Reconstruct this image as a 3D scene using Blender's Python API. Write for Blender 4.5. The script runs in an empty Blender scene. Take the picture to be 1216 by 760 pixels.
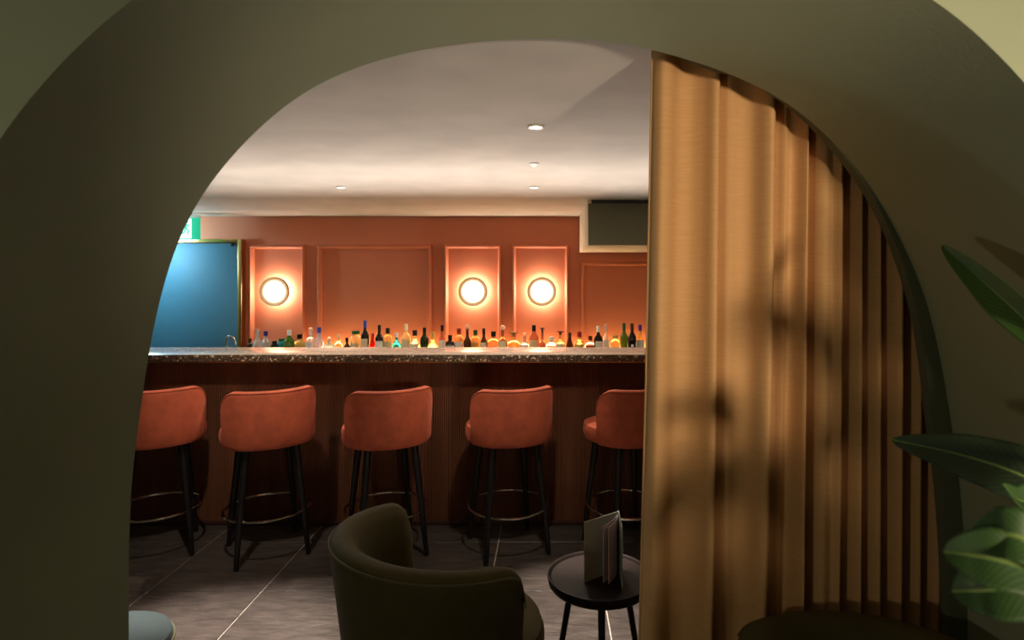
import bpy, bmesh, math, random
from mathutils import Vector, Matrix
random.seed(7)
S = bpy.context.scene
C = S.collection
PI = math.pi

# ------------------------------------------------------------------ camera
F = 720.0                                   # focal length in pixels of the 1216 px wide frame
EYE = 1.6
cam_d = bpy.data.cameras.new('camera')
cam = bpy.data.objects.new('camera', cam_d); C.objects.link(cam)
cam.location = (0, 0, EYE); cam.rotation_euler = (PI/2, 0, 0)
cam_d.sensor_width = 36; cam_d.sensor_fit = 'HORIZONTAL'
cam_d.lens = F/1216*36
cam_d.shift_x = -42/1216; cam_d.shift_y = -48/1216
cam_d.clip_start = 0.02
cam_d.dof.use_dof = True; cam_d.dof.focus_distance = 3.6; cam_d.dof.aperture_fstop = 4.5
S.camera = cam

# ------------------------------------------------------------------ world, lights, exposure
w = bpy.data.worlds.new('world'); S.world = w; w.use_nodes = True
w.node_tree.nodes['Background'].inputs[0].default_value = (0.05, 0.05, 0.045, 1)
w.node_tree.nodes['Background'].inputs[1].default_value = 0.15
S.view_settings.view_transform = 'Standard'; S.view_settings.look = 'None'
S.view_settings.gamma = 1; S.view_settings.use_curve_mapping = False
S.view_settings.exposure = 0.85

def light(name, typ, loc, energy, color, aim=None, parent=None, **kw):
    d = bpy.data.lights.new(name, typ); d.energy = energy; d.color = color
    for k, v in kw.items(): setattr(d, k, v)
    o = bpy.data.objects.new(name, d); C.objects.link(o); o.location = loc
    if aim is not None:
        o.rotation_euler = (Vector(aim) - Vector(loc)).to_track_quat('-Z', 'Y').to_euler()
    if parent: o.parent = parent
    return o

# lounge side: wall light at the right rakes through the arch onto the curtain, a low lamp stands at the left
light('lounge_light_right', 'SPOT', (1.14, -0.75, 1.45), 112, (1.0, 0.80, 0.58), (0.30, 1.6, 1.88),
      spot_size=0.95, spot_blend=1.0, shadow_soft_size=0.09)
light('lounge_light_left', 'POINT', (-1.35, -0.3, 1.3), 9.5, (1.0, 0.92, 0.68), shadow_soft_size=0.05)
# added fill light hidden behind the counter, brightens the ceiling and arch soffit
light('ceiling_fill_light', 'AREA', (-.5, 4.23, 1.085), 43, (1.0, 0.88, 0.77), (-.5, 2.3, 2.05), shape='RECTANGLE', size=4.4, size_y=0.1)
# bar side: warm lamp further along the room, out of sight behind the left pier
light('lobby_light', 'POINT', (-4.0, 5.70, 1.97), 22, (0.55, 0.88, 1.0), shadow_soft_size=.06)

# ------------------------------------------------------------------ helpers
def tag(o, label=None, cat=None, group=None, kind=None):
    if label: o['label'] = label
    if cat: o['category'] = cat
    if group: o['group'] = group
    if kind: o['kind'] = kind
    return o

def link(name, me, mat=None, parent=None, smooth=True):
    if mat is not None and not me.materials: me.materials.append(mat)
    if smooth:
        me.polygons.foreach_set('use_smooth', [True]*len(me.polygons))
        me.set_sharp_from_angle(angle=math.radians(40))
    o = bpy.data.objects.new(name, me); C.objects.link(o)
    if parent: o.parent = parent
    return o

def obj(name, bm, mat=None, parent=None, smooth=True):
    bmesh.ops.recalc_face_normals(bm, faces=bm.faces)
    me = bpy.data.meshes.new(name); bm.to_mesh(me); bm.free()
    return link(name, me, mat, parent, smooth)

def empty(name, loc, rz=0, label=None, cat=None, group=None):
    o = bpy.data.objects.new(name, None); C.objects.link(o)
    o.location = loc; o.rotation_euler.z = rz; o.empty_display_size = 0.1
    return tag(o, label, cat, group)

def copy_tree(o, parent=None):
    c = o.copy(); C.objects.link(c)
    if parent: c.parent = parent
    for ch in list(o.children): copy_tree(ch, c)
    return c

def box(bm, x0, x1, y0, y1, z0, z1, bev=0.0, seg=2):
    r = bmesh.ops.create_cube(bm, size=1)
    vs = r['verts']
    for v in vs:
        v.co = Vector((x0+(x1-x0)*(v.co.x+.5), y0+(y1-y0)*(v.co.y+.5), z0+(z1-z0)*(v.co.z+.5)))
    if bev > 0:
        es = list({e for v in vs for e in v.link_edges})
        bmesh.ops.bevel(bm, geom=es, offset=bev, segments=seg, affect='EDGES', profile=0.5)
    return bm

def bx(*a, **k): return box(bmesh.new(), *a, **k)

def grid_faces(bm, rings, close_u=True, cap0=False, cap1=False):
    n = len(rings[0])
    for a, b in zip(rings[:-1], rings[1:]):
        for i in range(n if close_u else n-1):
            j = (i+1) % n
            bm.faces.new((a[i], a[j], b[j], b[i]))
    if cap0: bm.faces.new(rings[0])
    if cap1: bm.faces.new(list(reversed(rings[-1])))

def lathe(prof, seg=24, bm=None, loc=(0, 0, 0), sq=0.0):
    """prof: list of (r, z); sq > 0 squares the plan"""
    bm = bm or bmesh.new(); rings = []
    for r, z in prof:
        ring = []
        for i in range(seg):
            a = 2*PI*(i+.5)/seg; ca, sa = math.cos(a), math.sin(a)
            k = 1.0
            if sq: k = (1-sq) + sq/max(abs(ca), abs(sa))
            ring.append(bm.verts.new((loc[0]+max(r, 1e-4)*k*ca, loc[1]+max(r, 1e-4)*k*sa, loc[2]+z)))
        rings.append(ring)
    grid_faces(bm, rings, True, True, True)
    return bm

def tube(path, rad, seg=10, bm=None, closed=False):
    bm = bm or bmesh.new()
    P = [Vector(p) for p in path]; n = len(P)
    rad = rad if isinstance(rad, (list, tuple)) else [rad]*n
    rings = []; up = None
    for i in range(n):
        if closed: t = (P[(i+1) % n]-P[i-1]).normalized()
        else: t = (P[min(i+1, n-1)]-P[max(i-1, 0)]).normalized()
        if up is None:
            up = Vector((0, 0, 1)) if abs(t.z) < .9 else Vector((1, 0, 0))
        s = t.cross(up).normalized(); up = s.cross(t).normalized()
        rings.append([bm.verts.new(P[i]+rad[i]*(math.cos(2*PI*k/seg)*s+math.sin(2*PI*k/seg)*up)) for k in range(seg)])
    if closed: rings.append(rings[0])
    grid_faces(bm, rings, True, not closed, not closed)
    return bm

# ------------------------------------------------------------------ materials
def mat(name, col, rough=.6, metal=0, bump=0, bscale=40, var=0, vscale=3, stretch=(1, 1, 1), emit=None, estr=0,
        trans=0, ior=1.45, sheen=0, spec=.5, coat=0, col2=None, alpha=None, detail=5):
    m = bpy.data.materials.new(name); m.use_nodes = True
    nt = m.node_tree; N = nt.nodes; L = nt.links; b = N['Principled BSDF']
    b.inputs['Base Color'].default_value = (*col, 1); b.inputs['Roughness'].default_value = rough
    b.inputs['Metallic'].default_value = metal; b.inputs['Specular IOR Level'].default_value = spec
    b.inputs['Transmission Weight'].default_value = trans; b.inputs['IOR'].default_value = ior
    b.inputs['Sheen Weight'].default_value = sheen; b.inputs['Coat Weight'].default_value = coat
    if sheen: b.inputs['Sheen Roughness'].default_value = .4; b.inputs['Sheen Tint'].default_value = (*[min(1, c*1.8+.15) for c in col], 1)
    if emit: b.inputs['Emission Color'].default_value = (*emit, 1); b.inputs['Emission Strength'].default_value = estr
    if bump or var:
        tc = N.new('ShaderNodeTexCoord'); mp = N.new('ShaderNodeMapping'); mp.inputs['Scale'].default_value = stretch
        L.new(tc.outputs['Object'], mp.inputs['Vector'])
    if var:
        n = N.new('ShaderNodeTexNoise'); n.inputs['Scale'].default_value = vscale; n.inputs['Detail'].default_value = detail
        L.new(mp.outputs[0], n.inputs['Vector'])
        r = N.new('ShaderNodeValToRGB')
        c2 = col2 or tuple(c*(1-var) for c in col)
        r.color_ramp.elements[0].position = .35; r.color_ramp.elements[1].position = .68
        r.color_ramp.elements[0].color = (*c2, 1); r.color_ramp.elements[1].color = (*col, 1)
        L.new(n.outputs[0], r.inputs[0]); L.new(r.outputs[0], b.inputs['Base Color'])
    if bump:
        n = N.new('ShaderNodeTexNoise'); n.inputs['Scale'].default_value = bscale; n.inputs['Detail'].default_value = 6
        L.new(mp.outputs[0], n.inputs['Vector'])
        bp = N.new('ShaderNodeBump'); bp.inputs['Strength'].default_value = bump; bp.inputs['Distance'].default_value = .01
        L.new(n.outputs[0], bp.inputs['Height']); L.new(bp.outputs[0], b.inputs['Normal'])
    return m

M = {}
M['green_wall'] = mat('green_wall', (.285, .315, .205), .85, bump=.05, bscale=120, var=.08, vscale=2.5)
M['shaded_trim'] = mat('shaded_green_trim', (.10, .11, .065), .8)  # wall green darkened: the shade on the inner jamb put into its colour
M['coral_wall'] = mat('coral_wall', (.58, .185, .095), .62, bump=.05, bscale=150, var=.06, vscale=4)
M['ceiling'] = mat('ceiling_plaster', (.60, .565, .52), .75, bump=.04, bscale=14, var=.13, vscale=3.5, detail=8)
M['tile'] = mat('slate_tile', (.088, .072, .063), .40, bump=.8, bscale=6, var=.4, vscale=4, stretch=(2, 6, 1), detail=9)
nt = M['tile'].node_tree                       # every tile shows its own patch of slate
mp = [n for n in nt.nodes if n.type == 'MAPPING'][0]; oi = nt.nodes.new('ShaderNodeObjectInfo'); vm = nt.nodes.new('ShaderNodeVectorMath'); vm.operation = 'SCALE'
cx = nt.nodes.new('ShaderNodeCombineXYZ')
for q in range(3): nt.links.new(oi.outputs['Random'], cx.inputs[q])
nt.links.new(cx.outputs[0], vm.inputs[0]); vm.inputs['Scale'].default_value = 40; nt.links.new(vm.outputs[0], mp.inputs['Location'])
mp.inputs['Rotation'].default_value = (0, 0, .5)
M['grout'] = mat('grout', (.50, .44, .38), .8)
M['wood'] = mat('fluted_walnut', (.23, .088, .044), .45, var=.35, vscale=5, stretch=(2.2, 1, .12), bump=.1, bscale=50)
M['dark_wood'] = mat('dark_wood', (.05, .02, .012), .5)
M['black_wood'] = mat('black_wood', (.010, .009, .009), .4)
M['brown_top'] = mat('brown_tray', (.014, .008, .007), .5, spec=.25, var=.2, vscale=20)
M['chrome'] = mat('polished_steel', (.8, .74, .68), .12, metal=1)
M['brass'] = mat('brass', (.62, .40, .15), .3, metal=1)
M['velvet'] = mat('rust_velvet', (.53, .105, .045), .75, sheen=.35, var=.28, vscale=14, bump=.06, bscale=200)
M['olive'] = mat('olive_velvet', (.060, .045, .008), .85, sheen=.12, var=.15, vscale=20, bump=.1, bscale=300)
M['piping_olive'] = mat('olive_piping', (.065, .055, .018), .8, sheen=.3)
M['teal'] = mat('teal_fabric', (.014, .028, .030), .8, sheen=.2, bump=.1, bscale=200, var=.12, vscale=12)
M['olive_dark'] = mat('dark_olive_side', (.06, .06, .025), .8)
M['menu'] = mat('menu_cover', (.32, .33, .27), .6, bump=.05, bscale=300)
M['page'] = mat('mauve_page', (.46, .37, .40), .8)
M['cream'] = mat('cream_paint', (.72, .66, .52), .6)
M['bulk'] = mat('bulkhead_front', (.12, .115, .07), .7)
M['blue_door'] = mat('blue_door', (.048, .17, .27), .6, spec=.5, bump=.12, bscale=1.5, stretch=(60, 1, .2))
M['taupe'] = mat('taupe_metal', (.33, .24, .17), .55)
M['opal'] = mat('opal_glass', (1, .9, .75), .5, emit=(1, .74, .44), estr=7)
M['halo'] = mat('warm_halo', (1, .9, .75), .5, emit=(1, .84, .66), estr=26)
M['lens'] = mat('lamp_lens', (1, 1, 1), .5, emit=(1, .86, .62), estr=9)
M['dome_glow'] = mat('sensor_dome_glow', (.9, .85, .8), .5, emit=(1, .86, .62), estr=.9)  # faint glow added to the sensor dome, which is no lamp
M['white_metal'] = mat('white_metal', (.75, .72, .68), .5)
M['led'] = mat('warm_led', (1, .8, .4), .5, emit=(1, .68, .28), estr=13)
M['shelf'] = mat('shelf_stone', (.5, .38, .24), .35)
M['black'] = mat('black_plastic', (.01, .01, .01), .5)
M['sign_green'] = mat('sign_green', (.02, .5, .3), .5, emit=(.01, .42, .22), estr=.45)
M['sign_white'] = mat('sign_white', (.9, 1, .97), .5, emit=(.75, 1, .93), estr=.5)
M['pot'] = mat('clay_pot', (.20, .17, .14), .8, bump=.1)
M['soil'] = mat('soil', (.03, .02, .015), .95, bump=.5, bscale=60)
M['stem'] = mat('stem_green', (.05, .10, .025), .6)

def curtain_mat():
    m = mat('gold_curtain', (.50, .30, .115), .8, sheen=.25)
    nt = m.node_tree; N = nt.nodes; L = nt.links; b = N['Principled BSDF']
    tc = N.new('ShaderNodeTexCoord'); mp = N.new('ShaderNodeMapping'); mp.inputs['Scale'].default_value = (18, 18, 420)
    n = N.new('ShaderNodeTexNoise'); n.inputs['Scale'].default_value = 1; n.inputs['Detail'].default_value = 3
    L.new(tc.outputs['Object'], mp.inputs[0]); L.new(mp.outputs[0], n.inputs['Vector'])
    r = N.new('ShaderNodeValToRGB'); r.color_ramp.elements[0].color = (.53, .295, .12, 1); r.color_ramp.elements[1].color = (.60, .34, .14, 1)
    r.color_ramp.elements[0].position = .3; r.color_ramp.elements[1].position = .7
    L.new(n.outputs[0], r.inputs[0]); L.new(r.outputs[0], b.inputs['Base Color'])
    bp = N.new('ShaderNodeBump'); bp.inputs['Strength'].default_value = .1; bp.inputs['Distance'].default_value = .004
    L.new(n.outputs[0], bp.inputs['Height']); L.new(bp.outputs[0], b.inputs['Normal'])
    return m
M['curtain'] = curtain_mat()

def counter_mat(name, cs, rough):
    m = mat(name, cs[0], rough)
    nt = m.node_tree; N = nt.nodes; L = nt.links; b = N['Principled BSDF']
    tc = N.new('ShaderNodeTexCoord'); v = N.new('ShaderNodeTexVoronoi'); v.inputs['Scale'].default_value = 105
    L.new(tc.outputs['Object'], v.inputs['Vector'])
    sp = N.new('ShaderNodeSeparateColor'); L.new(v.outputs['Color'], sp.inputs[0])
    r = N.new('ShaderNodeValToRGB'); e = r.color_ramp.elements; r.color_ramp.interpolation = 'CONSTANT'
    e[0].color = (*cs[0], 1); e[0].position = 0
    e[1].color = (*cs[1], 1); e[1].position = .45
    x = e.new(.74); x.color = (*cs[2], 1)
    x = e.new(.90); x.color = (*cs[3], 1)
    L.new(sp.outputs[0], r.inputs[0]); L.new(r.outputs[0], b.inputs['Base Color'])
    return m
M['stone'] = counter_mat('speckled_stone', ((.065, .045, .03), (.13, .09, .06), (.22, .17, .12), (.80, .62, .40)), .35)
M['stone_lit'] = counter_mat('lit_polished_stone', ((.36, .29, .23), (.41, .33, .27), (.47, .39, .32), (.58, .49, .41)), .2)  # slab stone paled: light falling on the counter top put into its colour

def leaf_mat(name, c1, c2):
    m = mat(name, c1, .5, spec=.4)
    nt = m.node_tree; N = nt.nodes; L = nt.links; b = N['Principled BSDF']
    uv = N.new('ShaderNodeTexCoord')
    sx = N.new('ShaderNodeSeparateXYZ'); L.new(uv.outputs['UV'], sx.inputs[0])
    # side veins sweep forward from the midrib
    a = N.new('ShaderNodeMath'); a.operation = 'SUBTRACT'; a.inputs[1].default_value = .5; L.new(sx.outputs['Y'], a.inputs[0])
    ab = N.new('ShaderNodeMath'); ab.operation = 'ABSOLUTE'; L.new(a.outputs[0], ab.inputs[0])
    k = N.new('ShaderNodeMath'); k.operation = 'MULTIPLY_ADD'; k.inputs[1].default_value = -.45; L.new(ab.outputs[0], k.inputs[0]); L.new(sx.outputs['X'], k.inputs[2])
    f = N.new('ShaderNodeMath'); f.operation = 'MULTIPLY'; f.inputs[1].default_value = 110; L.new(k.outputs[0], f.inputs[0])
    s = N.new('ShaderNodeMath'); s.operation = 'SINE'; L.new(f.outputs[0], s.inputs[0])
    r = N.new('ShaderNodeValToRGB'); r.color_ramp.elements[0].color = (*c1, 1); r.color_ramp.elements[1].color = (*c2, 1)
    r.color_ramp.elements[0].position = .55; r.color_ramp.elements[1].position = 1.0
    h = N.new('ShaderNodeMath'); h.operation = 'MULTIPLY_ADD'; h.inputs[1].default_value = .5; h.inputs[2].default_value = .5; L.new(s.outputs[0], h.inputs[0])
    L.new(h.outputs[0], r.inputs[0]); L.new(r.outputs[0], b.inputs['Base Color'])
    b.inputs['Subsurface Weight'].default_value = 0
    return m
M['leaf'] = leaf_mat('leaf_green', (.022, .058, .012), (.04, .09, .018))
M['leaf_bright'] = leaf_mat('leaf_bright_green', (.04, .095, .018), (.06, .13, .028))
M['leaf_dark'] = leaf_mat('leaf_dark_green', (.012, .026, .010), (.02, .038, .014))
M['rib'] = mat('midrib_green', (.16, .24, .06), .5)

def at(px, py, D):
    """surveyed photo position at distance D from the camera plane -> room coordinates"""
    return Vector(((px-650)/F*D, D, EYE-(py-332)/F*D))

# ------------------------------------------------------------------ the setting
CEIL = 2.245; BACK = 6.2; XL = -4.45; XR = 1.95; YR = -3.2
D1, D2 = 0.97, 1.55                           # the arch tunnel runs between these
floor = obj('floor', bx(XL, XR, YR, BACK, -.12, -.006), M['grout']); tag(floor, kind='structure')
ts = .585; gap = .007
tm = bx(-ts/2+gap/2, ts/2-gap/2, -ts/2+gap/2, ts/2-gap/2, -.03, 0, bev=.002, seg=1)
tile0 = obj('floor_tile', tm, M['tile'], floor, smooth=False)
first = True
for i in range(-5, 6):
    for j in range(-7, 6):
        x = -1.469+ts*(i+.5); y = 3.11+ts*(j+.5)
        if x-ts/2 < XL or x+ts/2 > XR+.01 or y+ts/2 > BACK+.1: continue
        t = tile0 if first else tile0.copy()
        if not first: C.objects.link(t); t.parent = floor
        first = False
        t.location = (x, y, random.uniform(-.0008, .0004)); t.rotation_euler.z = 0

tag(obj('ceiling', bx(XL, XR, YR, BACK, CEIL, CEIL+.12), M['ceiling']), kind='structure')
wall_back = tag(obj('wall_back', bx(XL-.1, XR+.1, BACK, BACK+.12, -.1, CEIL+.1), M['coral_wall']), kind='structure')
tag(obj('wall_left', bx(XL-.12, XL, YR, BACK, -.1, CEIL+.1), M['green_wall']), kind='structure')
tag(obj('wall_right', bx(XR, XR+.12, YR, BACK, -.1, CEIL+.1), M['green_wall']), kind='structure')
tag(obj('wall_rear', bx(XL, XR, YR-.12, YR, -.1, CEIL+.1), M['green_wall']), kind='structure')

# front wall with the arched passage: profile surveyed at its far mouth
prof_px = [(153, 1075), (153, 760), (153.5, 640), (158, 560), (165.5, 490), (175, 420), (188, 350), (205, 300), (222, 258), (241, 225), (280, 173),
           (330, 128), (367, 104), (400, 87), (450, 69), (500, 57), (560, 48.5), (620, 45), (680, 44), (725, 47.5), (774, 57), (842, 75.5), (910.5, 101.6),
           (948, 127.6), (986, 161), (1024, 206), (1048, 239), (1071.6, 286), (1090.5, 329), (1103, 362), (1114, 402), (1131, 495), (1140, 580), (1147, 684), (1149, 760), (1149, 1075)]
def catmull(pts, n):
    out = []
    for i in range(len(pts)-1):
        p0 = pts[max(i-1, 0)]; p1 = pts[i]; p2 = pts[i+1]; p3 = pts[min(i+2, len(pts)-1)]
        for k in range(n):
            t = k/n
            out.append(tuple(.5*((2*b)+(-a+c)*t+(2*a-5*b+4*c-d)*t*t+(-a+3*b-3*c+d)*t**3) for a, b, c, d in zip(p0, p1, p2, p3)))
    out.append(pts[-1]); return out
prof = [at(x, y, D2) for x, y in prof_px]
prof = [(p.x, max(p.z, 0)) for p in prof]; prof[0] = (prof[0][0], -.05); prof[-1] = (prof[-1][0], -.05)
for _ in range(2):                              # soften survey noise
    q = prof[:]
    for i in range(2, len(prof)-2):
        q[i] = tuple(.25*a+.5*b+.25*c for a, b, c in zip(prof[i-1], prof[i], prof[i+1]))
    prof = prof[:4]+q[4:-4]+prof[-4:]
prof = catmull(prof, 4)

def arch_wall(name, prof, y0, y1, x0, x1, top, m):
    bm = bmesh.new(); n = len(prof)
    rows = {}
    for y in (y0, y1):
        ins = [bm.verts.new((x, y, z)) for x, z in prof]
        out = []
        # outer rim points: sweep along left edge, top and right edge
        per = []
        for k in range(n):
            t = k/(n-1)
            x, z = prof[k]
            a = math.atan2(z-1.0, x-.0)
            if z <= .35: o = (x0 if k < n/2 else x1, z)
            else:
                dx, dz = math.cos(a), math.sin(a)
                c = []
                if dx < -1e-6: c.append(x0/dx)
                if dx > 1e-6: c.append(x1/dx)
                if dz > 1e-6: c.append((top-1.0)/dz)
                s = min(c); o = (dx*s, 1.0+dz*s)
            out.append(bm.verts.new((o[0], y, o[1])))
        rows[y] = (ins, out)
    for y in (y0, y1):
        ins, out = rows[y]
        for i in range(n-1): bm.faces.new((ins[i], ins[i+1], out[i+1], out[i]))
    a, b = rows[y0], rows[y1]
    for i in range(n-1):
        bm.faces.new((a[0][i], a[0][i+1], b[0][i+1], b[0][i]))
        bm.faces.new((a[1][i], a[1][i+1], b[1][i+1], b[1][i]))
    return tag(obj(name, bm, m), kind='structure')
arch_wall('wall_front', prof, D1, D2, XL, XR, CEIL+.05, M['green_wall'])
# shallow inner jamb that closes in from the right behind the passage
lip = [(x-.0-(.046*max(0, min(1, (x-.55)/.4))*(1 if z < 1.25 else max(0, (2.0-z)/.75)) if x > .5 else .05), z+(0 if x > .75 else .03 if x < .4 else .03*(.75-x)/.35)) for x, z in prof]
arch_wall('trim_1', lip, D2+.002, D2+.035, XL, XR, CEIL+.03, M['shaded_trim'])

# panel mouldings on the coral wall
def moulding(n, px0, px1, py0, z1=.92):
    D = BACK-.02
    a = at(px0, py0, D); b = at(px1, py0, D)
    x0, x1, zt = a.x, b.x, a.z; wd = .045; t = .045
    bm = bmesh.new()
    sec = [(0, 0), (.003, .03), (.010, .046), (.018, .056), (.027, .056), (.034, .046), (.037, .016), (wd, .010), (wd, 0)]   # offset inward, proud of wall
    loops = []
    for o, p in sec:
        loops.append([bm.verts.new(v) for v in ((x0+o, BACK-p, z1-1+o), (x0+o, BACK-p, zt-o), (x1-o, BACK-p, zt-o), (x1-o, BACK-p, z1-1+o))])
    grid_faces(bm, loops, True)
    return tag(obj('trim_%d' % n, bm, M['coral_wall']), kind='structure')
moulding(2, 296, 363.5, 290.5); moulding(3, 376.5, 513.5, 290.5); moulding(4, 527, 596, 290)
moulding(5, 607.5, 676, 290); moulding(6, 689.5, 800, 311)
# skirting at the foot of the back wall
tag(obj('baseboard_back', bx(-3.05, XR, BACK-.02, BACK, 0, .1, bev=.004), M['coral_wall']), kind='structure')

# door beside the bar
dx0, dx1 = -4.12, at(284, 300, BACK-.05).x; dz = at(284, 289, BACK-.05).z
door = obj('door_1', bx(dx0, dx1, BACK-.055, BACK-.008, .005, dz, bev=.003), M['blue_door']); tag(door, kind='structure')
bm = bmesh.new()
box(bm, dx1+.004, dx1+.042, BACK-.09, BACK, 0, dz+.04, bev=.004); box(bm, dx0-.042, dx0-.004, BACK-.09, BACK, 0, dz+.04, bev=.004)
box(bm, dx0-.004, dx1+.004, BACK-.09, BACK, dz+.004, dz+.04, bev=.004)
obj('door_frame', bm, M['brass'], door)
obj('door_hinge', bx(dx1-.085, dx1-.05, BACK-.08, BACK-.05, dz-.03, dz+.002, bev=.003), M['black'], door)

# ceiling bulkhead at the right of the back wall
t = empty('air_duct_bulkhead', (.327, 4.9, 0), 0, 'cream boxed-in duct with a dark olive front panel under the ceiling', 'duct box')
z0 = 1.876
obj('casing', bx(0, XR-.327-.004, .02, BACK-4.9, z0, CEIL, bev=.003), M['cream'], t)
obj('front_panel', bx(.004, XR-.327-.004, -.001, .02, z0+.004, CEIL-.03, bev=.002), M['bulk'], t)
obj('shadow_gap', bx(.03, XR-.327-.004, .006, .02, CEIL-.03, CEIL, bev=.001), M['black_wood'], t)

# ------------------------------------------------------------------ wall lamps
def wall_lamp(px, label):
    p = at(px, 346, BACK)
    t = empty('wall_lamp', (p.x, BACK, p.z), 0, label, 'wall lamp', 'round wall lamps in the coral panels')
    rot = Matrix.Rotation(PI/2, 4, 'X')
    b = lathe([(.110, .0), (.110, .074), (0, .074)], 40); bmesh.ops.transform(b, matrix=rot, verts=b.verts)
    obj('halo_ring', b, M['halo'], t)
    b = lathe([(.0, .075), (.140, .075), (.146, .080), (.146, .112), (.143, .116), (.110, .102), (.108, .098), (.108, .076)], 40); bmesh.ops.transform(b, matrix=rot, verts=b.verts)
    obj('back_plate', b, M['taupe'], t)
    b = lathe([(.06, .078), (.107, .078), (.107, .106), (.103, .116), (.088, .124), (.05, .130), (.0, .131)], 40); bmesh.ops.transform(b, matrix=rot, verts=b.verts)
    obj('diffuser', b, M['opal'], t)
wall_lamp(331, 'round lit wall lamp in the panel beside the blue door')
wall_lamp(563, 'round lit wall lamp, middle one of the three')
wall_lamp(643.5, 'round lit wall lamp in the panel nearest the duct box')

# ------------------------------------------------------------------ ceiling downlights
def downlight(px, py, label, r=.043, energy=60, lens='lens', sp=.5, ss=2.0, bm_=3, baim=None, aim=None, blend=.8):
    D = (CEIL-EYE)*F/(332-py); x = (px-650)/F*D
    t = empty('ceiling_downlight', (x, D, CEIL), 0, label, 'ceiling light', 'ceiling downlights')
    obj('trim_ring', lathe([(r*.68, -.001), (r*.72, -.006), (r*.9, -.009), (r, -.005), (r, .0), (r*.6, .0)], 32), M['white_metal'], t)
    obj('lens', lathe([(0, -.004), (r*.5, -.0045), (r*.66, -.003), (r*.66, -.0005)], 24), M[lens], t)
    if energy:
        light('beam', 'SPOT', (0, 0, -.012), energy*bm_, (1, .86, .74), baim, parent=t, spot_size=.60, spot_blend=.6, shadow_soft_size=.025)
        light('spill', 'SPOT', (0, 0, -.012), energy*sp, (1, .84, .66), aim, parent=t, spot_size=ss, spot_blend=1, shadow_soft_size=.025)
    return t
downlight(636, 150, 'largest round ceiling downlight, nearest the arch', .036, 45, bm_=5.5, baim=(.26, .25, -2.2), sp=.72, ss=.95, aim=(-.25, 1.0, -1.30))
downlight(634, 222, 'round ceiling downlight farthest back, nearest the duct box', .038, 8, sp=4.5, ss=2.6)
downlight(405, 222, 'round ceiling downlight alone on the left side of the ceiling', .038, 10, sp=3.8, ss=2.6)
D = (CEIL-EYE)*F/(332-194)
t = empty('ceiling_sensor', ((634-650)/F*D, D, CEIL), 0, 'small white sensor disc on the ceiling between two downlights', 'sensor')
obj('rim', lathe([(.026, 0), (.028, -.004), (.022, -.008), (.015, -.008)], 28), M['white_metal'], t)
obj('dome', lathe([(.015, -.007), (.012, -.014), (.006, -.018), (0, -.019)], 20), M['dome_glow'], t)
# its twin over the left stools is hidden by the arch in the photograph
light('beam_left', 'SPOT', (-1.46, 2.45, CEIL-.02), 350, (1, .86, .76), spot_size=.72, spot_blend=.7, shadow_soft_size=.03)
light('spill_left', 'SPOT', (-1.46, 2.45, CEIL-.02), 36, (1, .84, .66), (-1.75, 3.45, .93), spot_size=.9, spot_blend=1, shadow_soft_size=.03)

# ------------------------------------------------------------------ exit sign
D = 5.85; p = at(221.5, 271.5, D)
t = empty('exit_sign', (p.x+.0, D, p.z), 0, 'lit green and white running-man exit sign above the blue door', 'exit sign')
wd, hh = .27, .105
obj('light_panel', bx(-wd/2-.03, wd/2-.005, -.012, .012, -hh, hh, bev=.002), M['sign_green'], t)
obj('white_field', bx(-.06, .055, -.0135, -.011, -hh+.01, hh-.01), M['sign_white'], t)
bm = bmesh.new()
def poly(bm, pts, y0=-.0155, y1=-.013):
    a = [bm.verts.new((x, y0, z)) for x, z in pts]; b = [bm.verts.new((x, y1, z)) for x, z in pts]
    bm.faces.new(a); bm.faces.new(list(reversed(b)))
    for i in range(len(pts)): j = (i+1) % len(pts); bm.faces.new((a[i], a[j], b[j], b[i]))
s = .085
poly(bm, [(.012+.013*math.cos(q*PI/5), .062+.013*math.sin(q*PI/5)) for q in range(10)])
poly(bm, [(-.012, .045), (.012, .046), (.010, .005), (-.012, .0)])
poly(bm, [(.010, .044), (.040, .022), (.036, .014), (.008, .030)])
poly(bm, [(-.010, .044), (-.040, .036), (-.046, .008), (-.038, .006), (-.033, .028), (-.010, .030)])
poly(bm, [(.010, .008), (.032, -.020), (.020, -.062), (.010, -.060), (.018, -.020), (-.006, .002)])
poly(bm, [(-.012, .004), (-.016, -.030), (-.048, -.050), (-.044, -.060), (-.006, -.038), (.004, .0)])
obj('running_man', bm, M['sign_green'], t)
obj('housing', bx(-wd/2-.035, wd/2, -.02, .02, hh, hh+.025, bev=.003), M['white_metal'], t)
obj('bracket', bx(-.05, .05, -.012, .012, hh+.025, CEIL-p.z, bev=.002), M['white_metal'], t)
obj('lower_diffuser', bx(-wd/2-.02, wd/2-.02, -.01, .01, -hh-.006, -hh), M['sign_white'], t)

# ------------------------------------------------------------------ the bar
YP = 3.95; BXL = -3.35
t = empty('bar', (0, YP, 0), 0, 'long bar clad in dark fluted wood with stools along it', 'bar')
obj('carcass', bx(BXL, XR-.006, .03, .16, 0, 1.0905), M['dark_wood'], t)
bm = bmesh.new(); n = int((XR-.006-BXL)/.014)
cols = []
for i in range(n):
    x = BXL+i*.014
    for dx, dy in ((0, .014), (.002, .0145), (.0038, .004), (.0075, 0), (.0112, .004), (.0122, .0135)):
        cols.append([bm.verts.new((x+dx, dy, z)) for z in (.028, 1.0905)])
for a, b in zip(cols[:-1], cols[1:]): bm.faces.new((a[0], b[0], b[1], a[1]))
tag(obj('fluted_cladding', bm, M['wood'], t, smooth=False), kind='stuff')
obj('foot_strip', bx(BXL, XR-.006, -.006, .03, 0, .028, bev=.003), M['dark_wood'], t)
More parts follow.
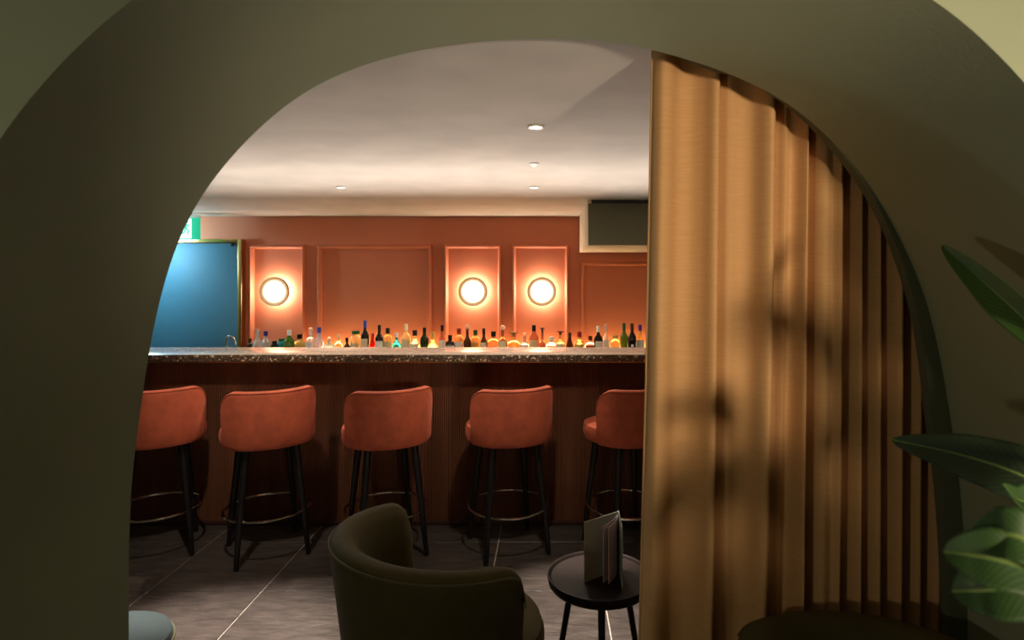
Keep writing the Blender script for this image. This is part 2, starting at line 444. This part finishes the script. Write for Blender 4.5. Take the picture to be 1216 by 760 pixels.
# continuous top
t = empty('countertop', (0, 3.75, 1.092), 0, 'long speckled stone counter top with a glossy surface over the fluted bar', 'counter top')
obj('slab', bx(BXL-.03, XR-.004, 0, .405, 0, .040, bev=.002), M['stone'], t)
obj('lit_top_face', bx(BXL-.03, XR-.004, .001, .404, .040, .044, bev=.0015), M['stone_lit'], t)  # thin layer that carries the painted brightness of the lit top
obj('edge_strip', bx(BXL-.03, XR-.004, .012, .03, -.009, -.0005, bev=.001), M['brass'], t)

# back bar with the bottle shelf and its light strip
BZ = .885
t = empty('back_bar', (0, 5.62, 0), 0, 'low back counter along the coral wall carrying the bottles', 'back bar')
obj('cabinet', bx(-3.1, XR-.006, .03, BACK-5.62-.036, 0, BZ-.03, bev=.003), M['dark_wood'], t)
obj('shelf', bx(-3.1, XR-.006, 0, BACK-5.62-.036, BZ-.03, BZ, bev=.003), M['shelf'], t)
obj('light_strip', bx(-2.45, XR-.05, BACK-5.62-.085, BACK-5.62-.06, BZ, BZ+.014, bev=.002), M['led'], t)

# tap
p = at(269, 399, 5.72)
t = empty('bar_tap', (p.x, 5.72, BZ), 0, 'chrome swan-neck tap at the left end of the bottle row by the blue door', 'tap')
h = p.z-BZ
obj('spout', tube([(0, 0, .02), (0, 0, h-.03), (.004, 0, h-.012), (.016, 0, h-.002), (.04, 0, h-.004), (.066, 0, h-.02), (.082, 0, h-.05), (.086, 0, h-.085)], .0085, 10), M['chrome'], t)
obj('tap_base', lathe([(.02, 0), (.022, .004), (.022, .02), (.014, .026)], 20), M['chrome'], t)

# ------------------------------------------------------------------ bottles
GL = {'clear': (.93, .95, .93), 'frost': (.80, .84, .86), 'green': (.10, .30, .03), 'dark': (.018, .012, .01), 'brown': (.09, .03, .01), 'amber': (.93, .60, .22),
      'gold': (.97, .76, .25), 'pale': (.96, .86, .45), 'blue': (.62, .80, 1.0), 'turq': (.03, .50, .60), 'red': (.65, .02, .02), 'pink': (.92, .70, .62),
      'olive': (.02, .05, .012), 'rum': (.55, .22, .10), 'white': (.92, .92, .86)}
_gm = {}
def glass(c):
    if c not in _gm:
        op = c in ('dark', 'olive', 'brown')
        _gm[c] = mat(c+'_glass', GL[c], .06 if c != 'frost' else .3, trans=.3 if op else .62, ior=1.22, coat=.3)
        if not op:   # thin liquid-filled glass also scatters some of the strip's light
            _gm[c].node_tree.nodes['Principled BSDF'].inputs['Roughness'].default_value = .12
    return _gm[c]
CP = {'black': (.015, .012, .012), 'navy': (.03, .04, .22), 'white': (.8, .8, .76), 'red': (.35, .03, .02), 'cork': (.35, .2, .1), 'green': (.02, .12, .04), 'blue': (.05, .09, .5),
      'purple': (.12, .05, .35), 'silver': (.6, .6, .6), 'gold': (.6, .4, .1), 'cream': (.75, .65, .42), 'brown': (.09, .03, .015), 'clear': (.9, .92, .9)}
_cm = {}
def capm(c):
    if c not in _cm: _cm[c] = mat(c+'_print', CP[c], .4, trans=.85 if c == 'clear' else 0, ior=1.2)
    return _cm[c]
SH = {  # (radius share, height share) up to the neck top
    'wine': [(.93, 0), (1, .015), (1, .52), (.93, .60), (.62, .68), (.38, .74), (.35, .80), (.34, .97)],
    'spirit': [(.93, 0), (1, .015), (1, .58), (.95, .64), (.70, .70), (.40, .75), (.37, .97)],
    'round': [(.70, 0), (.88, .03), (1, .16), (1, .30), (.90, .44), (.62, .56), (.38, .64), (.34, .72), (.34, .96)],
    'squat': [(.94, 0), (1, .02), (1, .46), (.94, .54), (.62, .64), (.36, .70), (.33, .78), (.33, .95)],
    'cone': [(.96, 0), (1, .02), (.98, .20), (.80, .42), (.52, .60), (.36, .72), (.32, .97)],
    'slim': [(.93, 0), (1, .02), (1, .44), (.82, .54), (.46, .64), (.36, .70), (.33, .97)],
    'jar': [(.93, 0), (1, .02), (1, .60), (.90, .72), (.62, .80), (.55, .84), (.55, .95)],
}
# x in the photo, top y, half width px, shape, glass, cap, label colour or None, stopper, short description
B = [
 (297, 402, 4, 'spirit', 'brown', 'black', None, 'cap', 'tiny dark brown bottle'),
 (306, 391, 5.5, 'round', 'frost', 'clear', None, 'cap', 'frosted long-necked bottle'),
 (315.6, 393, 5.5, 'slim', 'frost', 'navy', 'silver', 'cap', 'grey bottle with navy neck'),
 (326, 405, 4, 'jar', 'dark', 'black', None, 'cap', 'very short black bottle'),
 (334.5, 402, 5.5, 'jar', 'turq', 'green', 'blue', 'cap', 'short blue bottle'),
 (343.5, 392, 5.5, 'wine', 'green', 'white', None, 'cap', 'mossy green pale-capped bottle'),
 (356, 397, 7, 'squat', 'gold', 'black', 'gold', 'cap', 'wide golden flask'),
 (369, 389, 5, 'spirit', 'clear', 'clear', 'white', 'ball', 'white-labelled clear bottle'),
 (379, 388.5, 6, 'cone', 'blue', 'blue', None, 'cap', 'icy blue cone bottle'),
 (391, 400, 6.5, 'squat', 'clear', 'clear', None, 'ball', 'clear glass decanter'),
 (402, 397, 4.5, 'slim', 'pale', 'cream', None, 'cap', 'slim pale yellow bottle'),
 (412, 401, 4, 'round', 'brown', 'black', None, 'cap', 'small brown bottle'),
 (422.5, 393, 6.5, 'jar', 'pale', 'green', 'cream', 'cap', 'broad pale green-capped bottle'),
 (433.5, 380.5, 4.5, 'wine', 'dark', 'blue', 'cream', 'cap', 'tallest black blue-topped bottle'),
 (442.5, 396, 4.5, 'cone', 'red', 'red', None, 'cap', 'low bright red bottle'),
 (450.5, 386, 4.5, 'wine', 'dark', 'black', 'white', 'cap', 'black white-labelled bottle'),
 (460.5, 389.6, 5, 'spirit', 'gold', 'black', 'cream', 'cap', 'gold black-capped bottle'),
 (471, 395, 4.8, 'slim', 'turq', 'white', None, 'cap', 'turquoise bottle'),
 (482, 384.7, 5.2, 'wine', 'pale', 'cream', 'cream', 'cap', 'tall straw-coloured bottle'),
 (492.5, 392, 6.5, 'round', 'pale', 'black', 'cream', 'cap', 'rounded yellow black-capped bottle'),
 (504, 389, 4.8, 'wine', 'olive', 'black', None, 'cap', 'blackish green wine bottle'),
 (514, 394, 6, 'round', 'gold', 'gold', None, 'cap', 'bulbous golden bottle'),
 (525, 386, 4.2, 'slim', 'rum', 'black', 'white', 'cap', 'thin dark-necked labelled bottle'),
 (534.5, 398, 5, 'spirit', 'dark', 'black', 'silver', 'cap', 'short black grey-labelled bottle'),
 (545, 390, 5.3, 'spirit', 'amber', 'red', 'white', 'cap', 'amber red-capped bottle'),
 (555, 385, 4.3, 'slim', 'brown', 'clear', 'brown', 'ball', 'tall brown glass-stoppered bottle'),
 (564.5, 392, 5.3, 'spirit', 'amber', 'green', 'gold', 'cap', 'amber green-necked bottle'),
 (574.5, 390, 4.3, 'slim', 'brown', 'black', 'cream', 'cap', 'dark black-capped bottle'),
 (586, 393.5, 7, 'squat', 'amber', 'black', None, 'cap', 'wide amber black-capped flask'),
 (597, 386, 5.3, 'squat', 'rum', 'clear', 'cream', 'ball', 'reddish glass-stoppered bottle'),
 (610, 394, 7.5, 'squat', 'amber', 'cork', None, 'tee', 'broad corked amber decanter'),
 (623, 395, 5.5, 'squat', 'pink', 'clear', 'white', 'ball', 'pinkish round-stoppered bottle'),
 (634, 386, 5.5, 'wine', 'rum', 'black', 'cream', 'cap', 'tall ruby black-topped bottle'),
 (644, 389, 4, 'slim', 'rum', 'black', None, 'tee', 'slim ruby tee-stoppered bottle'),
 (655, 399.7, 7, 'squat', 'white', 'white', None, 'cap', 'squat milky white bottle'),
 (665.5, 393, 5.3, 'squat', 'amber', 'brown', 'cream', 'tee', 'tan tee-stoppered bottle'),
 (676.5, 395, 5, 'cone', 'brown', 'brown', None, 'cap', 'dark brown cone bottle'),
 (688, 394, 6, 'round', 'gold', 'red', 'gold', 'cap', 'yellow red-necked bottle'),
 (701, 399, 6, 'squat', 'pink', 'brown', 'red', 'cap', 'squat pink bottle'),
 (710.5, 387, 5, 'wine', 'dark', 'white', 'silver', 'cap', 'black white-capped bottle'),
 (719.5, 385, 3.8, 'slim', 'clear', 'clear', 'white', 'cap', 'tall slim clear bottle'),
 (730.5, 398, 5, 'jar', 'gold', 'gold', None, 'cap', 'stubby bright yellow bottle'),
 (741, 383.7, 4.4, 'wine', 'green', 'green', None, 'cap', 'tall bright green bottle'),
 (750.5, 384, 4.8, 'wine', 'dark', 'brown', 'dot', 'cap', 'black sparkling-wine bottle'),
 (760, 385.6, 5.5, 'cone', 'gold', 'purple', 'white', 'cap', 'yellow purple-capped bottle'),
]
for i, (px, py, hw, sh, g, cp, lb, stp, short) in enumerate(B):
    D = 5.785 if i % 2 else 5.90
    p = at(px, py, D); H = p.z-BZ-.0; R = hw/F*D*1.08
    l = B[i-1][8] if i else None; r = B[i+1][8] if i < len(B)-1 else None
    lab = short+((' between %s and %s' % (l, r)) if l and r else (' at the far left end of the bottle row' if r else ' at the right end of the bottle row by the curtain'))
    t = empty('bottle', (p.x, D, BZ+.0005), random.uniform(-.2, .2), lab, 'bottle', 'bottles along the back bar')
    # stopper takes the top of the bottle
    nk = .80 if stp == 'cap' else .84
    P = SH[sh]; top = P[-1][1]
    prof_b = [(a*R, z*H*(.97 if stp == 'cap' else .88)) for a, z in P]
    sq = .75 if (sh == 'squat' and i % 2) else 0
    obj('glass_body', lathe(prof_b, 20, sq=0), glass(g), t)
    rn = P[-1][0]*R; zt = prof_b[-1][1]
    if stp == 'cap':
        c0 = zt-H*(.16 if sh != 'jar' else .06)
        obj('cap', lathe([(rn*1.0, c0), (rn*1.18, c0+.001), (rn*1.18, H-.003), (rn*1.05, H), (0, H)], 16), capm(cp), t)
    elif stp == 'ball':
        rb = max((H-zt)*.55, .014)
        obj('stopper', lathe([(rn*.9, zt-.004), (rn*.9, zt+.004)]+[(rb*math.sin(q), H-rb-rb*math.cos(q)) for q in (.5, .9, 1.3, 1.7, 2.1, 2.5, 2.9)], 16), capm(cp), t)
    else:
        obj('stopper', lathe([(rn*.9, zt-.004), (rn*.9, H-.014), (rn*2.0, H-.012), (rn*2.1, H-.002), (0, H)], 16), capm(cp), t)
    if lb == 'dot':
        b = lathe([(0, 0), (.013, 0), (.013, .0015), (0, .0015)], 16); bmesh.ops.transform(b, matrix=Matrix.Translation((0, -R*1.0, H*.30)) @ Matrix.Rotation(PI/2, 4, 'X'), verts=b.verts)
        obj('label', b, capm('white'), t)
    elif lb:
        bm = bmesh.new(); z0, z1 = H*.17, H*.47
        k = {'round': 1.0, 'cone': 1.0}.get(sh, 1.0)
        rows = [[bm.verts.new((R*1.012*math.cos(-PI/2+q), R*1.012*math.sin(-PI/2+q), z)) for q in [(-.95+.19*m) for m in range(11)]] for z in (z0, z1)]
        grid_faces(bm, rows, False)
        o = obj('label', bm, capm(lb), t)

# ------------------------------------------------------------------ bar stools
def make_stool(label):
    t = empty('bar_stool', (0, 0, 0), 0, label, 'bar stool', 'rust velvet stools along the bar')
    # local: the sitter faces +y; the back wraps the -y side
    obj('seat', lathe([(.15, .648), (.215, .650), (.247, .660), (.256, .685), (.256, .72), (.249, .742), (.215, .755), (.12, .762), (0, .763)], 40, sq=.10), M['velvet'], t)
    bm = bmesh.new(); rings = []; n = 40; A = math.radians(73)
    zb, ztop, th = .655, .985, .040
    def pt(r, a, z, k): return Vector((r*math.sin(a)*k, -r*math.cos(a)*k, z))
    for i in range(n+1):
        u = -1+2*i/n; a = u*A
        ca, sa = math.cos(a-PI/2), math.sin(a-PI/2)
        k = .93+.07/max(abs(ca), abs(sa))
        s = (1-abs(u))*A*.25                          # distance from the end along the shell
        Rr = .12
        zt = ztop if s > Rr else ztop-Rr+math.sqrt(max(0, Rr*Rr-(Rr-s)**2))
        zt -= .004*math.cos(a)
        e = min(1, (s+.006)/.03); tt = th*(.35+.65*math.sqrt(min(1, e)))
        ro, ri = .262, .262-tt
        mid = (ro+ri)/2
        ring = []
        for r, z in ((ri+.008, zb), (ro-.014, zb-.002), (ro-.002, zb+.02), (ro, zb+.10), (ro+.004, zt-.03), (ro+.002, zt-.012), (ro-.008, zt-.002), (mid, zt), (ri+.008, zt-.004), (ri, zt-.02), (ri+.002, zb+.1), (ri+.004, zb+.02)):
            ring.append(bm.verts.new(pt(r, a, z, k)))
        rings.append(ring)
    grid_faces(bm, rings, True, True, True)
    obj('backrest', bm, M['velvet'], t)
    # piping runs along the outer top rim
    path = []
    for i in range(n+1):
        u = -1+2*i/n; a = u*A; ca, sa = math.cos(a-PI/2), math.sin(a-PI/2); k = .93+.07/max(abs(ca), abs(sa))
        s = (1-abs(u))*A*.25; Rr = .12
        zt = ztop if s > Rr else ztop-Rr+math.sqrt(max(0, Rr*Rr-(Rr-s)**2)); zt -= .004*math.cos(a)
        path.append(pt(.2645, a, zt-.010, k))
    obj('piping', tube(path, .0038, 8), M['velvet'], t)
    for q in (-135, -45, 45, 135):
        a = math.radians(q)
        d = Vector((math.cos(a), math.sin(a), 0))
        obj('leg', tube([d*.268+Vector((0, 0, 0)), d*.267+Vector((0, 0, .006)), d*.235+Vector((0, 0, .28)), d*.185+Vector((0, 0, .655))], [.0125, .0135, .0175, .022], 14), M['black_wood'], t)
    ring = [(.237*math.cos(2*PI*k/64), .237*math.sin(2*PI*k/64), .255) for k in range(64)]
    obj('footrest', tube(ring, .0075, 8, closed=True), M['chrome'], t)
    return t
st0 = make_stool('rust velvet bar stool partly hidden behind the left side of the arch')
spots = [(-2.315, 3.60, 27, None), (-1.655, 3.59, 33, 'rust velvet bar stool fully in view, left of the olive armchair'),
         (-.955, 3.60, 27, 'rust velvet bar stool whose legs show above the olive armchair back'),
         (-.235, 3.64, 21, 'rust velvet bar stool standing between the olive armchair and the side table'),
         (.475, 3.64, 25, 'rust velvet bar stool cut off by the gold curtain, seat side showing')]
for i, (x, y, rz, lab) in enumerate(spots):
    o = st0 if i == 0 else copy_tree(st0)
    o.location = (x, y, 0); o.rotation_euler.z = math.radians(rz)
    if lab: o['label'] = lab

# ------------------------------------------------------------------ armchairs
def make_armchair(label):
    t = empty('armchair', (0, 0, 0), 0, label, 'armchair')
    # local: faces +y, semicircular shell around the -y side
    bm = bmesh.new(); rings = []; n = 56; A = math.radians(98); path = []
    for i in range(n+1):
        u = -1+2*i/n; a = u*A
        s = (1-abs(u))*A*.37; Rr = .10
        base = .742+.030*math.cos(a)
        zt = base if s > Rr else base-Rr+math.sqrt(max(0, Rr*Rr-(Rr-s)**2))
        e = min(1, (s+.012)/.07); e = math.sqrt(e)
        def P(r, z): return Vector((r*math.sin(a), -r*math.cos(a), z))
        ro, rt = .315, .382                       # outer radius low, at the rim
        mid = .345
        sec = [(.30, .16), (ro, .165), (ro+.012, .25), (ro+.035, .45), (rt-.012, .62), (rt, zt-.05), (rt+.001, zt-.028), (rt-.012, zt-.008), (rt-.035, zt), (rt-.062, zt-.010),
               (rt-.085, zt-.045), (rt-.10, zt-.11), (rt-.115, .50), (rt-.125, .42), (.262, .30)]
        ring = []
        for r, z in sec:
            r = mid+(r-mid)*(.25+.75*e)
            z = min(z, zt) if z > .3 else z
            ring.append(bm.verts.new(P(r, z)))
        rings.append(ring)
        path.append(P(mid+(rt+.002-mid)*(.25+.75*e), zt-.024))
    grid_faces(bm, rings, True, True, True)
    obj('shell', bm, M['olive'], t)
    obj('piping', tube(path[2:-2], .0045, 8), M['piping_olive'], t)
    b = lathe([(.20, .30), (.30, .30), (.325, .315), (.335, .36), (.335, .39), (.325, .42), (.29, .438), (.15, .446), (0, .448)], 48)
    # keep the cushion inside the shell at the back
    for v in b.verts:
        rr = math.hypot(v.co.x, v.co.y)
        if rr > .262 and v.co.y < .15:
            k = .262/rr; f = max(0, min(1, (v.co.y-.06)/.09)); k = k+(1-k)*f
            v.co.x *= k; v.co.y *= k
    obj('seat_cushion', b, M['olive'], t)
    obj('base_frame', lathe([(.20, .16), (.29, .16), (.30, .18), (.30, .30), (.2, .30)], 40), M['olive'], t)
    for q in (-135, -45, 45, 135):
        d = Vector((math.cos(math.radians(q)), math.sin(math.radians(q)), 0))
        obj('leg', tube([d*.27, d*.268+Vector((0, 0, .006)), d*.225+Vector((0, 0, .165))], [.010, .011, .018], 12), M['black_wood'], t)
    return t
ac = make_armchair('olive velvet tub armchair beside the black side table, facing the bar')
ac.location = (-.345, 2.09, 0); ac.rotation_euler.z = math.radians(42-90)
ac2 = copy_tree(ac); ac2['label'] = 'dark tub armchair whose back top shows in front of the gold curtain'
ac2.location = (.655, 1.19, 0); ac2.rotation_euler.z = math.radians(116)

# ------------------------------------------------------------------ side table and menu
TX, TY, TZ = .197, 2.28, .485
t = empty('side_table', (TX, TY, 0), 0, 'small round dark tray-top side table with splayed legs', 'side table')
obj('table_top', lathe([(0, TZ-.03), (.17, TZ-.03), (.186, TZ-.028), (.193, TZ-.02), (.197, TZ+.004), (.196, TZ+.010), (.191, TZ+.011), (.187, TZ+.008), (.183, TZ), (0, TZ)], 56), M['brown_top'], t)
for q in (268, 28, 148):
    d = Vector((math.cos(math.radians(q)), math.sin(math.radians(q)), 0))
    obj('leg', tube([d*.20, d*.199+Vector((0, 0, .005)), d*.115+Vector((0, 0, TZ-.028))], [.010, .0105, .0135], 12), M['black_wood'], t)
obj('underframe', lathe([(0, TZ-.045), (.11, TZ-.045), (.125, TZ-.038), (.125, TZ-.03), (0, TZ-.03)], 32), M['black_wood'], t)

MX, MY, MZ = .274, 2.335, TZ+.001
t = empty('menu', (MX, MY, MZ), 0, 'grey open menu standing upright on the side table', 'menu')
def sheet(name, a, b, h, th, m, zlo=0, sag=0):
    a = Vector(a); b = Vector(b); d = (b-a); nrm = Vector((-d.y, d.x)).normalized()
    bm = bmesh.new(); rings = []
    for k in range(7):
        u = k/6; p = a+d*u+nrm*sag*math.sin(PI*u)
        rings.append([bm.verts.new((p.x+nrm.x*s*th/2, p.y+nrm.y*s*th/2, z)) for s, z in ((-1, zlo), (1, zlo), (1, h), (-1, h))])
    grid_faces(bm, rings, True, True, True)
    return obj(name, bm, m, t)
sheet('cover', (0, 0), (-.138, -.105), .222, .003, M['menu'])
sheet('cover', (0, 0), (-.004, -.152), .222, .003, M['menu'])
sheet('spine', (-.003, .002), (.003, .002), .222, .004, M['menu'])
for k, (ex, ey, sg) in enumerate(((-.070, -.120, .007), (-.052, -.130, .009))):
    sheet('page', (-.003, -.004), (ex, ey), .212, .0016, M['page'], .006, sg)

# ------------------------------------------------------------------ teal stool at lower left
t = empty('pouf', (-1.415, 1.92, 0), 0, 'round teal topped low pouf at the foot of the left arch side', 'pouf')
obj('cushion', lathe([(.12, .40), (.185, .40), (.196, .415), (.198, .43), (.192, .447), (.175, .456), (.1, .460), (0, .461)], 48), M['teal'], t)
obj('piping', tube([(.200*math.cos(2*PI*k/64), .200*math.sin(2*PI*k/64), .425) for k in range(64)], .005, 8, closed=True), M['olive_dark'], t)
obj('body', lathe([(.13, .02), (.188, .02), (.193, .05), (.196, .38), (.188, .40), (.12, .40)], 48), M['olive_dark'], t)
for q in (45, 135, 225, 315):
    d = Vector((math.cos(math.radians(q)), math.sin(math.radians(q)), 0))*.15
    obj('foot', lathe([(.014, 0), (.016, .02)], 12, loc=d), M['black_wood'], t)

# ------------------------------------------------------------------ curtain
def curtain():
    CY = 1.68
    t = empty('curtain', (0, CY, 0), 0, 'gold full-length pleated curtain drawn across the right of the arch', 'curtain')
    # (photo x at mid height, depth offset: negative is nearer the camera)
    pts = [(768, .012), (771, -.004), (779, -.018), (790, -.012), (802, .008), (816, .014), (830, .0), (840, -.022), (846.5, -.022), (849.5, -.002), (850.5, .020), (855, .012), (864, .004), (878, .010), (890, .004),
           (900, -.018), (907, -.024), (913, -.010), (915, .022), (921, .016), (929, .004), (937, .012), (943, .004), (950, -.022), (954, -.012), (957, .026), (961, .022), (968, -.004), (976, -.014), (985, -.010), (992, -.020), (996, -.008), (998, .03),
           (1004, .018), (1012, -.010), (1018, -.016), (1021, .026), (1028, .012), (1036, -.014), (1041, -.010), (1044, .028), (1050, .012), (1058, -.020), (1063, -.016), (1066, .028), (1074, .012), (1083, -.016), (1089, -.010), (1092, .03), (1099, .018),
           (1107, -.014), (1114, -.008), (1117, .03), (1125, .012), (1134, -.016), (1141, -.006), (1145, .03), (1152, .012), (1162, -.016), (1170, .0), (1175, .03)]
    P = catmull([( (x-650)/F*CY, y) for x, y in pts], 4)
    bm = bmesh.new(); nz = 26; rows = []
    ztop = CEIL-.003
    for k in range(nz+1):
        u = k/nz; z = ztop+(.015-ztop)*u
        row = []
        for i, (x, y) in enumerate(P):
            f = i/(len(P)-1)
            lean = .020*(.42-u)*2*(1-f)
            if u > .42: lean -= .018*(u-.42)*(1-f)
            am = .8+.45*u+.12*math.sin(3.1*f*9+u*4)
            row.append(bm.verts.new((x+lean+.004*math.sin(u*5+f*23)*f, (y if y < .012 else .012+(y-.012)*.6)*am*1.75+.006*math.sin(u*3.3+f*14), z)))
        rows.append(row)
    grid_faces(bm, rows, False)
    o = obj('cloth', bm, M['curtain'], t)
    md = o.modifiers.new('thickness', 'SOLIDIFY'); md.thickness = .003
    # hem turned over along the leading edge
    path = [v for v in [(P[0][0]+.02*(.42-u)*2-(.018*(u-.42) if u > .42 else 0)+.002, P[0][1]*1.0+.006*math.sin(u*3.3), ztop+(.015-ztop)*u) for u in [k/26 for k in range(27)]]]
    obj('hem', tube(path, .0045, 8), M['curtain'], t)
    obj('rail', bx(.34, XR-.02, .06, .08, CEIL-.028, CEIL-.002, bev=.003), M['white_metal'], t)
curtain()

# ------------------------------------------------------------------ plant
PX, PY = 1.06, .56
plant = empty('potted_plant', (PX, PY, 0), 0, 'broad-leaved green plant reaching in from the right edge', 'plant')
obj('pot', lathe([(.0, 0), (.11, 0), (.115, .01), (.15, .30), (.158, .32), (.158, .345), (.146, .345), (.14, .30), (.0, .30)], 40), M['pot'], plant)
obj('soil', lathe([(0, .29), (.138, .29), (.138, .312), (.08, .322), (0, .325)], 28), M['soil'], plant)
def leaf(pts, wid, m, fold=.25, curl=0.0, roll=0.0, n=28, mw=12, wave=0.0):
    """pts: base .. tip control points in room coordinates"""
    P = catmull([tuple(p) for p in pts], max(2, n//(len(pts)-1)))
    P = [Vector(p) for p in P]; n = len(P)
    bm = bmesh.new(); uvl = bm.loops.layers.uv.new('UVMap')
    rows = []; base = Vector((PX, PY, 0)); mid = []
    for i, p in enumerate(P):
        u = i/(n-1)
        tdir = (P[min(i+1, n-1)]-P[max(i-1, 0)]).normalized()
        side = tdir.cross(Vector((0, 0, 1))).normalized()
        side = Matrix.Rotation(roll, 3, tdir) @ side
        up = side.cross(tdir).normalized()
        wv = wid*(math.sin(PI*min(1, u**.8*.985+.015)))**.75
        row = []
        for k in range(mw+1):
            v = -1+2*k/mw
            q = p+side*(v*wv*math.cos(fold*abs(v)))+up*(abs(v)*wv*math.sin(fold)-curl*v*v*wv+wave*wv*math.sin(u*19+v*1.2)*abs(v))-base
            row.append(bm.verts.new(q))
        rows.append(row); mid.append((p+up*.0006-base, max(.0008, .0035*(1-u))))
    for i in range(n-1):
        for k in range(mw):
            f = bm.faces.new((rows[i][k], rows[i][k+1], rows[i+1][k+1], rows[i+1][k]))
            for lp, (a, b) in zip(f.loops, ((i, k), (i, k+1), (i+1, k+1), (i+1, k))): lp[uvl].uv = (a/(n-1), b/mw)
    o = obj('leaf', bm, m, plant)
    md = o.modifiers.new('thickness', 'SOLIDIFY'); md.thickness = .0012
    obj('midrib', tube([q for q, r in mid], [r for q, r in mid], 6), M['rib'], o)
    return o
def stalk(a, b, r=.006):
    base = Vector((PX, PY, 0)); a = Vector(a)-base; b = Vector(b)-base
    m = a*.5+b*.5+Vector((0, 0, .06)); 
    c = catmull([tuple(a), (a.x*.8+b.x*.2, a.y*.8+b.y*.2, a.z*.45+b.z*.55), tuple(b)], 8)
    obj('stalk', tube(c, [r*(1.3-.6*k/(len(c)-1)) for k in range(len(c))], 8), M['stem'], plant)
root = (PX, PY, .31)
# the leaves in the photograph
b1 = at(1262, 425, .90)
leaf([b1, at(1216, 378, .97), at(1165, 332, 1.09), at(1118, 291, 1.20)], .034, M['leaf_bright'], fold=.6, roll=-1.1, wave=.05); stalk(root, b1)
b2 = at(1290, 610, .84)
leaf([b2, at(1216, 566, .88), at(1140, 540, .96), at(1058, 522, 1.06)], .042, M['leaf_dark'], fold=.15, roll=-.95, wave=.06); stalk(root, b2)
b3 = at(1300, 700, .52)
for tip, mid_, w_, rl in (((1152, 634), (1215, 640), .024, -1.0), ((1121, 655), (1200, 668), .026, -1.15), ((1131, 702), (1205, 698), .026, -1.2)):
    leaf([b3, at(*mid_, .53), at((tip[0]*.6+mid_[0]*.4), (tip[1]*.7+mid_[1]*.3), .545), at(*tip, .56)], w_, M['leaf'], fold=.2, roll=rl)
stalk(root, b3)
b4 = at(1300, 560, .80)
leaf([b4, at(1250, 590, .8), at(1212, 595, .8), at(1190, 575, .8)], .025, M['leaf'], fold=.3, roll=-.8); stalk(root, b4)
# the rest of its crown, beyond the right edge
for tip, ctl, w_ in (((.64, .50, 1.13), (.84, .55, 1.22), .06), ((.80, .53, 1.45), (.94, .56, 1.42), .05), ((.95, .63, 1.66), (1.0, .58, 1.52), .05), ((.88, .60, 1.22), (1.02, .57, 1.30), .055),
                     ((1.07, .44, 1.76), (1.10, .50, 1.56), .06), ((1.05, .62, 1.12), (1.07, .58, 1.24), .055), ((1.03, .50, 1.52), (1.07, .54, 1.40), .055), ((1.30, .40, 1.55), (1.16, .48, 1.5), .06), ((1.36, .56, 1.36), (1.2, .56, 1.36), .06), ((1.22, .22, 1.34), (1.12, .40, 1.34), .06)):
    s0 = Vector((PX+(ctl[0]-PX)*.5, PY+(ctl[1]-PY)*.5, ctl[2]-.12))
    leaf([s0, ctl, (Vector(ctl)+Vector(tip))/2+Vector((0, 0, .03)), tip], w_, M['leaf'], fold=.3, roll=random.uniform(-1.4, -1.0)); stalk(root, s0)
